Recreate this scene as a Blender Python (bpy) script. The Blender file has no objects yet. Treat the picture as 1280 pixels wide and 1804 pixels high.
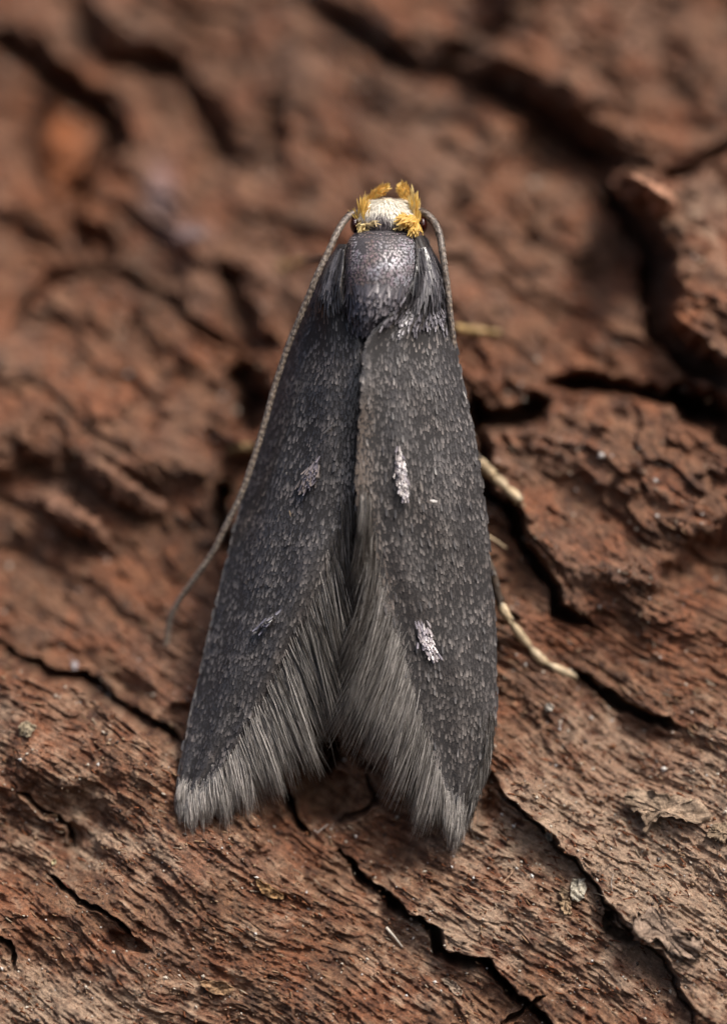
import bpy, math, heapq
import numpy as np

# ------------------------------------------------------------------ camera, sky, sun
SC = bpy.context.scene
SC.unit_settings.system = 'METRIC'
SC.unit_settings.scale_length = 0.001          # one unit is one millimetre
CD = 60.0                                      # camera distance
cam_d = bpy.data.cameras.new('camera')
cam = bpy.data.objects.new('camera', cam_d)
SC.collection.objects.link(cam)
cam.location = (0, -CD, 0)
cam.rotation_euler = (math.radians(90), 0, 0)
cam_d.sensor_fit = 'VERTICAL'
cam_d.sensor_height = 36.0
cam_d.lens = 36.0 * CD / 18.04
cam_d.clip_start = 1.0
cam_d.clip_end = 500.0
cam_d.dof.use_dof = True
cam_d.dof.focus_distance = CD - 0.62
cam_d.dof.aperture_fstop = 1e-3 * cam_d.lens / (2 * 2.25)     # lens opening 4.5 mm across
cam_d.dof.aperture_blades = 9
SC.camera = cam

SUN = np.array([0.48, -0.52, 0.95])
SUN = SUN / np.linalg.norm(SUN)
world = bpy.data.worlds.new('World')
SC.world = world
world.use_nodes = True
wn = world.node_tree
sky = wn.nodes.new('ShaderNodeTexSky')
sky.sky_type = 'NISHITA'
sky.sun_disc = False
sky.sun_elevation = math.asin(SUN[2])
sky.sun_rotation = math.atan2(SUN[0], SUN[1])
sky.dust_density = 6.0
sky.air_density = 0.7
wn.links.new(sky.outputs[0], wn.nodes['Background'].inputs[0])
wn.nodes['Background'].inputs[1].default_value = 0.13
sun_d = bpy.data.lights.new('sun', 'SUN')
sun_d.energy = 3.3
sun_d.angle = math.radians(12)
sun_d.color = (1.0, 0.95, 0.88)
sun = bpy.data.objects.new('sun', sun_d)
SC.collection.objects.link(sun)
from mathutils import Vector
sun.rotation_euler = Vector(SUN).to_track_quat('Z', 'Y').to_euler()
sun.location = Vector(SUN) * 80
SC.view_settings.view_transform = 'Standard'
SC.view_settings.look = 'None'
SC.view_settings.gamma = 1.0
SC.view_settings.exposure = 0.12
SC.view_settings.use_curve_mapping = False
SC.cycles.use_denoising = True
SC.cycles.max_bounces = 6
SC.cycles.caustics_reflective = False

rng = np.random.default_rng(7)

# ------------------------------------------------------------------ helpers
def srgb(*c):
    c = np.array(c, float) / 255.0
    return np.where(c <= 0.04045, c / 12.92, ((c + 0.055) / 1.055) ** 2.4)

def hash2(ix, iy, s):
    h = (ix.astype(np.int64) * 374761393 + iy.astype(np.int64) * 668265263 + s * 974634777) & 0xFFFFFFFF
    h = ((h ^ (h >> 13)) * 1274126177) & 0xFFFFFFFF
    h = (h ^ (h >> 16)) & 0xFFFFFFFF
    return h

def gnoise(x, y, s=0):
    """2D gradient noise, about -1..1"""
    x = np.asarray(x, float); y = np.asarray(y, float)
    ix = np.floor(x); iy = np.floor(y)
    fx = x - ix; fy = y - iy
    ix = ix.astype(np.int64); iy = iy.astype(np.int64)
    u = fx * fx * fx * (fx * (fx * 6 - 15) + 10)
    v = fy * fy * fy * (fy * (fy * 6 - 15) + 10)
    def g(dx, dy):
        a = hash2(ix + dx, iy + dy, s) * (2 * np.pi / 4294967296.0)
        return np.cos(a) * (fx - dx) + np.sin(a) * (fy - dy)
    n0 = g(0, 0) * (1 - u) + g(1, 0) * u
    n1 = g(0, 1) * (1 - u) + g(1, 1) * u
    return (n0 * (1 - v) + n1 * v) * 1.5

def fbm(x, y, s=0, o=3):
    t = 0; a = 1.0; n = 0
    for i in range(o):
        t = t + a * gnoise(x * 2 ** i, y * 2 ** i, s + 17 * i)
        n += a; a *= 0.5
    return t / n

def sstep(a, b, x):
    t = np.clip((x - a) / (b - a), 0, 1)
    return t * t * (3 - 2 * t)

def P(px, py, y):
    """photo position and depth -> point in the place"""
    px = np.asarray(px, float); py = np.asarray(py, float); y = np.asarray(y, float) + 0 * px
    k = (CD + y) / CD / 100.0
    return np.stack([(px - 640) * k, y, (902 - py) * k], -1)

def norm(v):
    return v / np.maximum(np.linalg.norm(v, axis=-1, keepdims=True), 1e-9)

def mesh(name, verts, faces, mat, parent=None, col=None, smooth=True, normals=None, kind=None):
    """faces: (n,3) or (n,4) array, or a list of such arrays"""
    if not isinstance(faces, list): faces = [faces]
    faces = [f for f in faces if len(f)]
    me = bpy.data.meshes.new(name)
    verts = np.asarray(verts, np.float32)
    me.vertices.add(len(verts)); me.vertices.foreach_set('co', verts.ravel())
    idx = np.concatenate([f.ravel() for f in faces]).astype(np.int32)
    tot = np.concatenate([np.full(len(f), f.shape[1]) for f in faces]).astype(np.int32)
    st = np.concatenate([[0], np.cumsum(tot)[:-1]]).astype(np.int32)
    me.loops.add(len(idx)); me.loops.foreach_set('vertex_index', idx)
    me.polygons.add(len(tot)); me.polygons.foreach_set('loop_start', st)
    me.update(calc_edges=True)
    me.polygons.foreach_set('use_smooth', np.full(len(tot), smooth))
    if col is not None:
        a = me.color_attributes.new('col', 'FLOAT_COLOR', 'POINT')
        c = np.ones((len(verts), 4), np.float32); c[:, :3] = np.clip(col, 0, 1)
        a.data.foreach_set('color', c.ravel())
    if normals is not None:
        me.normals_split_custom_set_from_vertices(normals.astype(np.float32))
    me.materials.append(mat)
    o = bpy.data.objects.new(name, me)
    SC.collection.objects.link(o)
    if parent is not None: o.parent = parent
    if kind: o['kind'] = kind
    return o

def merge(parts):
    V = []; F = {}; Cc = []; n = 0
    for v, f, c in parts:
        V.append(v); Cc.append(np.broadcast_to(c, (len(v), 3)))
        for ff in (f if isinstance(f, list) else [f]):
            F.setdefault(ff.shape[1], []).append(ff + n)
        n += len(v)
    return np.concatenate(V), [np.concatenate(F[k]) for k in F], np.concatenate(Cc)

def polyline(pts, n):
    """smooth resampled curve through points (Catmull-Rom), n samples, uniform in index"""
    p = np.asarray(pts, float); m = len(p)
    q = np.concatenate([[2 * p[0] - p[1]], p, [2 * p[-1] - p[-2]]])
    t = np.linspace(0, m - 1 - 1e-9, n); i = t.astype(int); f = (t - i)[:, None]
    a, b, c, d = q[i], q[i + 1], q[i + 2], q[i + 3]
    return 0.5 * (2 * b + (c - a) * f + (2 * a - 5 * b + 4 * c - d) * f ** 2 + (3 * b - a - 3 * c + d) * f ** 3)

def tube(path, rad, sides=12, bump=0.0, bumpn=0, flat=1.0):
    """closed tapered tube along a path; bump makes rings"""
    path = np.asarray(path, float); n = len(path); rad = np.broadcast_to(rad, (n,)).astype(float)
    T = norm(np.gradient(path, axis=0))
    up = np.array([0, -1.0, 0]); A = norm(np.cross(T, up) + 1e-6); B = np.cross(A, T)
    ph = np.linspace(0, 2 * np.pi, sides, endpoint=False)
    V = path[:, None, :] + rad[:, None, None] * (np.cos(ph)[None, :, None] * A[:, None, :] + flat * np.sin(ph)[None, :, None] * B[:, None, :])
    V = V.reshape(-1, 3)
    i = np.arange(n - 1)[:, None] * sides; j = np.arange(sides)[None, :]; j2 = (j + 1) % sides
    F = np.stack([i + j, i + j2, i + sides + j2, i + sides + j], -1).reshape(-1, 4)
    V = np.concatenate([V, path[:1], path[-1:]]); c0 = n * sides; c1 = c0 + 1
    jj = np.arange(sides); k = (jj + 1) % sides
    caps = np.concatenate([np.stack([np.full(sides, c0), k, jj], -1), np.stack([np.full(sides, c1), (n - 1) * sides + jj, (n - 1) * sides + k], -1)])
    return V, [F, caps]

def strands(root, mid, tip, w, col0, col1, rings=4, taper=0.25):
    """three-sided tapered hairs, quadratic curve through root/mid/tip"""
    N = len(root); t = np.linspace(0, 1, rings)
    w = np.broadcast_to(w, (N,))
    a = (1 - t) ** 2; b = 2 * t * (1 - t); c = t ** 2
    ctrl = 2 * mid - 0.5 * (root + tip)
    cen = a[None, :, None] * root[:, None] + b[None, :, None] * ctrl[:, None] + c[None, :, None] * tip[:, None]
    T = norm(tip - root); A = norm(np.cross(T, np.array([0, -1.0, 0.01]))); B = np.cross(A, T)
    r = (w[:, None] * 0.5) * (1 - (1 - taper) * t[None, :] ** 1.5)
    ph = rng.uniform(0, 6.28, N)[:, None] + np.array([0, 2.094, 4.189])[None, :]
    off = np.cos(ph)[:, :, None] * A[:, None] + np.sin(ph)[:, :, None] * B[:, None]      # N,3,3
    V = cen[:, :, None, :] + r[:, :, None, None] * off[:, None]
    V = V.reshape(-1, 3)
    base = (np.arange(N) * rings * 3)[:, None, None]
    i = (np.arange(rings - 1) * 3)[None, :, None]; j = np.arange(3)[None, None, :]; k = (j + 1) % 3
    F = np.stack([base + i + j, base + i + k, base + i + 3 + k, base + i + 3 + j], -1).reshape(-1, 4)
    e = (np.arange(N) * rings * 3)[:, None] + (rings - 1) * 3
    cap = np.concatenate([e, e + 1, e + 2], 1)
    C0 = np.broadcast_to(col0, (N, 3)); C1 = np.broadcast_to(col1, (N, 3))
    C = C0[:, None, None, :] * (1 - t)[None, :, None, None] + C1[:, None, None, :] * t[None, :, None, None]
    C = np.broadcast_to(C, (N, rings, 3, 3)).reshape(-1, 3)
    return V, [F, cap], C

def blades(root, T, Nn, L, W, lift, col0, col1, curve=0.25, tipw=0.75, basew=0.55):
    """scale-like blades: 3 x 3 vertices, raised towards the tip, cupped across, with a toothed end"""
    N = len(root); T = norm(T); S = norm(np.cross(T, Nn)); Nn = np.cross(S, T)
    L = np.broadcast_to(L, (N,)); W = np.broadcast_to(W, (N,)); lift = np.broadcast_to(lift, (N,))
    vs = []
    for (t, wf) in ((0, basew), (0.55, 1.0), (1.0, tipw)):
        for s in (-1, 0, 1):
            h = lift * (0.15 + 0.85 * t ** 1.4) - (abs(s) * curve * W * 0.5)
            ext = L * t + (0.0 if t < 1 else (1 - abs(s)) * 0.10 * L + rng.uniform(-0.06, 0.06, N) * L)
            vs.append(root + T * ext[:, None] + S * (s * W * 0.5 * wf)[:, None] + Nn * h[:, None])
    V = np.stack(vs, 1).reshape(-1, 3)
    b = (np.arange(N) * 9)[:, None]
    q = np.array([[0, 1, 4, 3], [1, 2, 5, 4], [3, 4, 7, 6], [4, 5, 8, 7]])
    F = (b[:, :, None] + q[None]).reshape(-1, 4)
    C0 = np.broadcast_to(col0, (N, 3)); C1 = np.broadcast_to(col1, (N, 3))
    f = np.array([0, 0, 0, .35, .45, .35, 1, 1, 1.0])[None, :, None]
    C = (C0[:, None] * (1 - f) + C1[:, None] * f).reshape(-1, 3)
    return V, F, C

# ------------------------------------------------------------------ materials
def material(name, rough=0.6, spec=0.4, attr=True, base=(0.2, 0.2, 0.2), noise=0.25, nscale=20.0, metallic=0.0,
             sheen=0.0, bump=0.0, bscale=60.0, coat=0.0, trans=0.0, film=0.0, rough_var=0.0, stretch=None):
    m = bpy.data.materials.new(name); m.use_nodes = True
    nt = m.node_tree; b = nt.nodes['Principled BSDF']; L = nt.links
    tc = nt.nodes.new('ShaderNodeTexCoord')
    src = tc.outputs['Object']
    if stretch is not None:
        mp = nt.nodes.new('ShaderNodeMapping'); mp.vector_type = 'TEXTURE'
        mp.inputs['Rotation'].default_value = (0, stretch[0], 0); mp.inputs['Scale'].default_value = (stretch[1], 1, 1)
        L.new(src, mp.inputs[0]); src = mp.outputs[0]
    nz = nt.nodes.new('ShaderNodeTexNoise'); nz.inputs['Scale'].default_value = nscale
    nz.inputs['Detail'].default_value = 6.0; nz.inputs['Roughness'].default_value = 0.65
    L.new(src, nz.inputs['Vector'])
    mr = nt.nodes.new('ShaderNodeMapRange'); mr.inputs['From Min'].default_value = 0.3; mr.inputs['From Max'].default_value = 0.7
    mr.inputs['To Min'].default_value = 1 - noise; mr.inputs['To Max'].default_value = 1 + noise
    L.new(nz.outputs[0], mr.inputs[0])
    vm = nt.nodes.new('ShaderNodeVectorMath'); vm.operation = 'SCALE'
    if attr:
        at = nt.nodes.new('ShaderNodeAttribute'); at.attribute_name = 'col'
        L.new(at.outputs['Color'], vm.inputs[0])
    else:
        vm.inputs[0].default_value = base
    L.new(mr.outputs[0], vm.inputs['Scale'])
    L.new(vm.outputs[0], b.inputs['Base Color'])
    b.inputs['Roughness'].default_value = rough
    b.inputs['Specular IOR Level'].default_value = spec
    b.inputs['Metallic'].default_value = metallic
    b.inputs['Sheen Weight'].default_value = sheen
    b.inputs['Coat Weight'].default_value = coat
    if film: b.inputs['Thin Film Thickness'].default_value = film; b.inputs['Thin Film IOR'].default_value = 1.5
    if rough_var:
        n3 = nt.nodes.new('ShaderNodeTexNoise'); n3.inputs['Scale'].default_value = nscale * 0.6
        L.new(tc.outputs['Object'], n3.inputs['Vector'])
        m3 = nt.nodes.new('ShaderNodeMapRange'); m3.inputs['From Min'].default_value = .35; m3.inputs['From Max'].default_value = .65
        m3.inputs['To Min'].default_value = rough - rough_var; m3.inputs['To Max'].default_value = rough + rough_var
        L.new(n3.outputs[0], m3.inputs[0]); L.new(m3.outputs[0], b.inputs['Roughness'])
    if bump:
        n2 = nt.nodes.new('ShaderNodeTexNoise'); n2.inputs['Scale'].default_value = bscale
        n2.inputs['Detail'].default_value = 5; n2.inputs['Roughness'].default_value = 0.7
        L.new(src, n2.inputs['Vector'])
        bp = nt.nodes.new('ShaderNodeBump'); bp.inputs['Strength'].default_value = 1.0; bp.inputs['Distance'].default_value = bump
        L.new(n2.outputs[0], bp.inputs['Height']); L.new(bp.outputs[0], b.inputs['Normal'])
    if trans:
        tr = nt.nodes.new('ShaderNodeBsdfTranslucent'); mx = nt.nodes.new('ShaderNodeMixShader')
        L.new(vm.outputs[0], tr.inputs[0]); mx.inputs[0].default_value = trans
        L.new(b.outputs[0], mx.inputs[1]); L.new(tr.outputs[0], mx.inputs[2])
        L.new(mx.outputs[0], nt.nodes['Material Output'].inputs[0])
    return m

FIB = math.radians(33)                                   # bark grain falls to the right
def bark_material():
    m = bpy.data.materials.new('bark'); m.use_nodes = True
    nt = m.node_tree; b = nt.nodes['Principled BSDF']; L = nt.links; N = nt.nodes.new
    tc = N('ShaderNodeTexCoord')
    def mapped(stretch):
        mp = N('ShaderNodeMapping'); mp.vector_type = 'TEXTURE'
        mp.inputs['Rotation'].default_value = (0, FIB, 0); mp.inputs['Scale'].default_value = (stretch, 1, 1)
        L.new(tc.outputs['Object'], mp.inputs[0]); return mp.outputs[0]
    def noise(vec, sc, det, ro):
        n = N('ShaderNodeTexNoise'); n.inputs['Scale'].default_value = sc; n.inputs['Detail'].default_value = det; n.inputs['Roughness'].default_value = ro
        L.new(vec, n.inputs['Vector']); return n.outputs[0]
    def rng_(v, a, b_, c, d):
        r = N('ShaderNodeMapRange'); L.new(v, r.inputs[0])
        for k, x in zip((1, 2, 3, 4), (a, b_, c, d)): r.inputs[k].default_value = x
        return r.outputs[0]
    def mth(op, a, b_):
        n = N('ShaderNodeMath'); n.operation = op
        for k, x in enumerate((a, b_)):
            if isinstance(x, (int, float)): n.inputs[k].default_value = x
            else: L.new(x, n.inputs[k])
        return n.outputs[0]
    fib = noise(mapped(6.0), 17, 6, 0.75); grit = noise(tc.outputs['Object'], 22, 6, 0.8); grit2 = noise(tc.outputs['Object'], 45, 3, 0.7)
    both = mth('ADD', mth('MULTIPLY', fib, 0.45), mth('MULTIPLY', grit, 0.55))
    val = rng_(both, 0.38, 0.62, 0.35, 1.8)
    at = N('ShaderNodeAttribute'); at.attribute_name = 'col'
    vm = N('ShaderNodeVectorMath'); vm.operation = 'SCALE'; L.new(at.outputs['Color'], vm.inputs[0]); L.new(val, vm.inputs['Scale'])
    mx = N('ShaderNodeMix'); mx.data_type = 'RGBA'; mx.inputs['B'].default_value = (0.40, 0.33, 0.26, 1)
    L.new(rng_(grit2, 0.60, 0.72, 0.0, 0.7), mx.inputs['Factor']); L.new(vm.outputs[0], mx.inputs['A'])
    mx2 = N('ShaderNodeMix'); mx2.data_type = 'RGBA'; mx2.inputs['B'].default_value = (0.14, 0.058, 0.03, 1)
    L.new(rng_(noise(mapped(2.5), 5, 5, 0.7), 0.52, 0.68, 0.0, 0.4), mx2.inputs['Factor']); L.new(mx.outputs['Result'], mx2.inputs['A'])
    L.new(mx2.outputs['Result'], b.inputs['Base Color'])
    L.new(rng_(grit, 0.35, 0.65, 0.62, 0.30), b.inputs['Roughness']); b.inputs['Specular IOR Level'].default_value = 0.5
    bp = N('ShaderNodeBump'); bp.inputs['Strength'].default_value = 1.0; bp.inputs['Distance'].default_value = 0.08
    L.new(mth('ADD', both, mth('MULTIPLY', grit2, 0.12)), bp.inputs['Height']); L.new(bp.outputs[0], b.inputs['Normal'])
    return m
M_BARK = bark_material()
M_DUST = material('bark_dust', rough=0.5, spec=0.5, noise=0.2)
M_SPLINT = material('splinter', rough=0.7, spec=0.3, noise=0.3, nscale=10)
M_FLAKE = material('flake', rough=0.65, spec=0.3, noise=0.55, nscale=14, bump=0.06, bscale=16)
M_SCALE = material('wing_scale', rough=0.34, spec=0.8, noise=0.12, nscale=30, rough_var=0.1)
M_WING = material('wing_membrane', rough=0.6, attr=False, base=(0.03, 0.027, 0.027), noise=0.3)
M_FRINGE = material('fringe_hair', rough=0.4, spec=0.6, noise=0.15, trans=0.5)
M_BODY = material('body_cuticle', rough=0.5, noise=0.3, bump=0.01)
M_THSC = material('thorax_scale', rough=0.40, spec=0.7, noise=0.2, metallic=0.12)
M_YEL = material('yellow_scale', rough=0.5, spec=0.4, noise=0.12, trans=0.3)
M_EYE = material('eye', rough=0.18, spec=0.7, attr=False, base=(0.03, 0.004, 0.003), noise=0.3, bump=0.008, bscale=30, coat=0.3)
M_ANT = material('antenna_cuticle', rough=0.45, spec=0.5, noise=0.3, nscale=25)
M_LEG = material('leg_cuticle', rough=0.45, spec=0.5, noise=0.2, nscale=12, trans=0.1)

# ------------------------------------------------------------------ bark: depth of the surface
_yr = np.array([-700, -300, 0, 200, 400, 600, 800, 1000, 1200, 1400, 1600, 1804, 2100, 2600])
_yl = np.array([11.5, 9.6, 7.7, 6.5, 5.4, 4.3, 3.2, 2.2, 0.95, 0.05, -0.35, -0.75, -1.2, -1.8])
_yR = np.array([9.6, 8.0, 6.4, 5.1, 3.8, 2.6, 1.7, 1.15, 0.65, 0.05, -0.40, -0.85, -1.3, -1.9])
def base_px(px, py):
    l = np.interp(py, _yr, _yl); r = np.interp(py, _yr, _yR)
    return l + (r - l) * sstep(350, 900, px)

CR = [  # points, width px, depth, ledge (+ raises the side left of travel), ledge reach px
    ([(-40, 55), (50, 100), (100, 140), (170, 180), (203, 215), (205, 245), (180, 285), (148, 315), (130, 365), (140, 430), (160, 470)], 36, 0.9, 0.12, 60),
    ([(60, 150), (70, 210), (45, 270), (75, 340), (125, 400)], 26, 0.35, 0.0, 40),
    ([(150, -30), (155, 50), (145, 85), (200, 100), (260, 110), (310, 125), (350, 180), (385, 240), (432, 300)], 34, 0.85, 0.1, 60),
    ([(490, 150), (485, 230), (492, 310)], 26, 0.45, 0.0, 40),
    ([(20, 590), (60, 525), (110, 487), (160, 475), (230, 495), (290, 530), (345, 572), (400, 610), (440, 640)], 26, 0.8, -0.25, 80),
    ([(395, 470), (420, 540), (440, 600), (500, 610)], 48, 0.7, 0.0, 40),
    ([(425, 640), (440, 700), (430, 770)], 52, 0.9, 0.0, 40),
    ([(400, 840), (385, 900), (400, 970)], 34, 0.9, 0.0, 40),
    ([(540, 0), (640, 60), (700, 100), (830, 130), (960, 195), (1060, 265), (1180, 322)], 46, 0.5, 0.35, 80),
    ([(1165, 330), (1220, 292), (1300, 250)], 28, 0.9, 0.0, 40),
    ([(1060, 300), (1110, 370), (1158, 450), (1155, 530), (1165, 590), (1225, 645), (1310, 690)], 44, 1.3, 0.15, 60),
    ([(960, 682), (1010, 668), (1060, 675), (1120, 692), (1200, 700), (1310, 740)], 34, 1.3, 0.0, 50),
    ([(1180, 700), (1250, 720), (1320, 800)], 60, 1.4, 0.0, 50),
    ([(835, 690), (850, 740), (895, 742), (965, 712)], 44, 1.3, -0.1, 50),
    ([(835, 720), (850, 800), (862, 870), (905, 922), (938, 985), (972, 1040), (985, 1080), (1055, 1108)], 24, 0.9, 0.15, 60),
    ([(1010, 1185), (1060, 1217), (1110, 1250), (1195, 1287)], 20, 0.8, 0.10, 60),
    ([(858, 1000), (885, 1078), (925, 1092)], 9, 0.25, 0.0, 20),
    ([(-30, 1120), (50, 1170), (100, 1187), (160, 1207), (220, 1245), (270, 1280), (330, 1315)], 22, 0.8, -0.18, 70),
    ([(30, 1395), (80, 1430), (115, 1455), (128, 1500)], 9, 0.45, -0.15, 70),
    ([(88, 1540), (140, 1583), (200, 1612), (245, 1650)], 11, 0.45, 0.06, 60),
    ([(470, 1330), (495, 1385), (512, 1430), (545, 1477)], 15, 0.9, 0.0, 40),
    ([(490, 1310), (545, 1330), (600, 1345)], 60, 0.8, 0.0, 40),
    ([(595, 1500), (640, 1550), (700, 1603), (765, 1638), (775, 1680), (850, 1702), (890, 1733), (950, 1795), (1030, 1850)], 17, 1.0, 0.12, 60),
    ([(862, 1365), (890, 1410), (950, 1455), (1020, 1530), (1078, 1600), (1112, 1642), (1172, 1692), (1205, 1760), (1230, 1830)], 8, 0.22, 0.20, 60),
    ([(-20, 1648), (14, 1655), (24, 1672), (18, 1700)], 8, 0.3, 0.08, 20),
    ([(880, 1810), (930, 1770), (960, 1760)], 9, 0.4, 0.0, 20),
    ([(1070, 1605), (1080, 1645), (1120, 1660)], 22, 0.5, 0.0, 30),
    ([(780, 120), (880, 60), (960, 0)], 40, 0.4, 0.0, 40),
    ([(640, 1360), (660, 1420), (600, 1450)], 10, 0.2, 0.1, 40),
]
LUMPS = [  # px, py, long radius, short radius, angle deg (falls right), height
    (1132, 338, 62, 30, 25, 0.75), (210, 858, 85, 28, 33, 0.55), (130, 912, 75, 26, 30, 0.45), (450, 780, 45, 18, 5, 0.3),
    (180, 440, 30, 50, 0, -0.5), (300, 1350, 90, 40, 0, 0.1), (250, 905, 60, 30, 33, -0.25), (160, 960, 60, 22, 33, -0.25),
    (230, 1660, 45, 14, 25, -0.3), (1150, 1700, 80, 20, 40, -0.2), (560, 1400, 70, 50, 0, -0.45), (120, 250, 50, 90, 0, 0.25),
    (1230, 500, 70, 130, 0, 0.45), (1080, 800, 200, 70, 20, 0.25), (870, 600, 120, 60, 20, 0.1), (840, 1400, 40, 50, 0, -0.35),
    (330, 1290, 60, 60, 0, -0.3), (120, 1480, 25, 30, 0, -0.25),
]
def to_px(x, z):
    y = np.full(np.shape(x), 2.0)
    for _ in range(5):
        k = CD / (CD + y)
        px = 640 + 100 * x * k; py = 902 - 100 * z * k
        y = base_px(px, py)
    return px, py, y

def cracks(px, py, x, z):
    wx = 9 * gnoise(px / 55, py / 55, 301) + 4 * gnoise(px / 17, py / 17, 302)
    wy = 9 * gnoise(px / 55, py / 55, 303) + 4 * gnoise(px / 17, py / 17, 304)
    X = px + wx; Y = py + wy
    h = np.zeros_like(px); cm = np.zeros_like(px)
    wn = 1 + 0.45 * gnoise(px / 38, py / 38, 305)
    for pts, w, d, led, reach in CR:
        p = np.array(pts, float)
        R = max(w * 2, reach * 3 if led else 0) + 14
        m = (X > p[:, 0].min() - R) & (X < p[:, 0].max() + R) & (Y > p[:, 1].min() - R) & (Y < p[:, 1].max() + R)
        if not m.any(): continue
        xs = X[m]; ys = Y[m]
        best = np.full(xs.shape, 1e9); sd = np.zeros(xs.shape); tt = np.zeros(xs.shape)
        seg = np.diff(p, axis=0); ln = np.hypot(seg[:, 0], seg[:, 1]); cum = np.concatenate([[0], np.cumsum(ln)]); tot = cum[-1]
        for i in range(len(seg)):
            ax, ay = p[i]; bx, by = seg[i]
            t = np.clip(((xs - ax) * bx + (ys - ay) * by) / ln[i] ** 2, 0, 1)
            dx = xs - ax - t * bx; dy = ys - ay - t * by
            dd = np.hypot(dx, dy); k = dd < best
            best[k] = dd[k]; tt[k] = ((cum[i] + t * ln[i]) / tot)[k]
            sd[k] = np.sign(bx * dy - by * dx)[k]           # + : right of travel (image y down)
        end = sstep(0, 0.12, tt) * sstep(0, 0.12, 1 - tt)
        ww = w * (0.35 + 0.65 * end) * wn[m]
        soft = sstep(650, 250, ys) * sstep(1150, 950, xs)
        prof = 1 - sstep(ww * (0.22 - .2 * soft), ww * (0.62 + .5 * soft), best)
        dh = -d * prof * (0.35 + 0.65 * end)
        dh += 0.05 * np.exp(-((best - ww * 0.8) / (ww * 0.35)) ** 2) * end
        if led: dh += -sd * led * np.exp(-(best / reach) ** 2) * end * sstep(0, 3, best)
        h[m] += dh
        cm[m] = np.maximum(cm[m], prof * (0.3 + 0.7 * end))
    return h, cm

PLATE = None
def bark_h(x, z, fine=True):
    """returns depth y, crack mask, ridge value, px, py"""
    px, py, y0 = to_px(x, z)
    ch, cm = cracks(px, py, x, z)
    h = ch
    for (lx, ly, a, b, ang, hh) in LUMPS:
        c, s = math.cos(math.radians(ang)), math.sin(math.radians(ang))
        u = ((px - lx) * c + (py - ly) * s) / a; v = (-(px - lx) * s + (py - ly) * c) / b
        r = np.sqrt(u * u + v * v) + 0.12 * gnoise(px / 20, py / 20, 77)
        h = h + hh * (1 - sstep(0.55, 1.1, r))
    up = sstep(1300, 800, py)
    h = h + 0.40 * fbm(x / 2.6, z / 2.6, 11, 2) + (0.05 + 0.10 * up) * fbm(x / 1.1, z / 1.0, 12, 3)
    if PLATE is not None:
        wxx = x + 0.16 * gnoise(x / 0.5, z / 0.5, 93) + .05 * gnoise(x / 0.15, z / 0.15, 95); wzz = z + 0.16 * gnoise(x / 0.5, z / 0.5, 94) + .05 * gnoise(x / 0.15, z / 0.15, 96)
        gx = np.clip((wxx + 16) / 0.16, 0, PLATE.shape[1] - 1.001); gz = np.clip((wzz + 15) / 0.16, 0, PLATE.shape[0] - 1.001)
        i0 = gx.astype(int); j0 = gz.astype(int); f = gx - i0; g = gz - j0
        h = h + (PLATE[j0, i0] * (1 - f) + PLATE[j0, i0 + 1] * f) * (1 - g) + (PLATE[j0 + 1, i0] * (1 - f) + PLATE[j0 + 1, i0 + 1] * f) * g
    # grain coordinates, gently wavy
    wv = 0.30 * gnoise(x / 3.2, z / 3.2, 21) + 0.035 * gnoise(x / 0.7, z / 0.7, 22)
    ca, sa = math.cos(FIB), math.sin(FIB)
    a = x * ca - z * sa; b = x * sa + z * ca + wv
    h = h + (0.13 - .05 * up) * fbm(a / 1.3, b / 0.5, 31, 3)
    # broken layers: hard little steps
    q = fbm(a / 1.5, b / 0.42, 41, 3) * 3.2
    fr = q - np.floor(q)
    h = h + 0.030 * (np.floor(q) + sstep(0.0, 0.22, fr))
    q2 = fbm(a / 2.3, b / 0.9, 43, 4) * 3.0; f2 = q2 - np.floor(q2)
    h = h + (0.05 + 0.11 * up) * (np.floor(q2) + sstep(0.0, 0.13, f2))
    q3 = fbm(x / 0.7, z / 0.6, 44, 4) * 2.4; f3 = q3 - np.floor(q3)
    h = h + (0.02 + 0.005 * up) * (np.floor(q3) + sstep(0.0, 0.2, f3))
    # fibres
    amp = 0.6 + 0.6 * gnoise(x / 1.1, z / 1.1, 55)
    amp = np.clip(amp, 0.15, 1.2)
    r1 = gnoise(a / 0.95, b / 0.066, 51) * 1.3
    r2 = 0.6 - np.abs(gnoise(a / 0.8, b / 0.11, 52)) * -1.2 - 0.6
    r3 = gnoise(a / 0.22, b / 0.055, 53)
    r4 = gnoise(x / 0.06, z / 0.06, 54)
    ridge = 0.5 * r1 + 0.4 * r2 + 0.35 * r3
    r5 = gnoise(a / 0.11, b / 0.032, 58)
    r6 = fbm(x / 0.13, z / 0.13, 59, 2)
    h = h + amp * (0.030 * r1 + 0.026 * r2 + 0.022 * r3 + 0.016 * r5) + 0.013 * r4 + 0.030 * r6
    pit = gnoise(a / 0.5, b / 0.10, 61)
    h = h - 0.022 * sstep(0.25, 0.7, pit)
    return y0 - h, cm, ridge, px, py, pit, q

def bark_y(x, z):
    return bark_h(np.asarray(x, float), np.asarray(z, float))[0]

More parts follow.
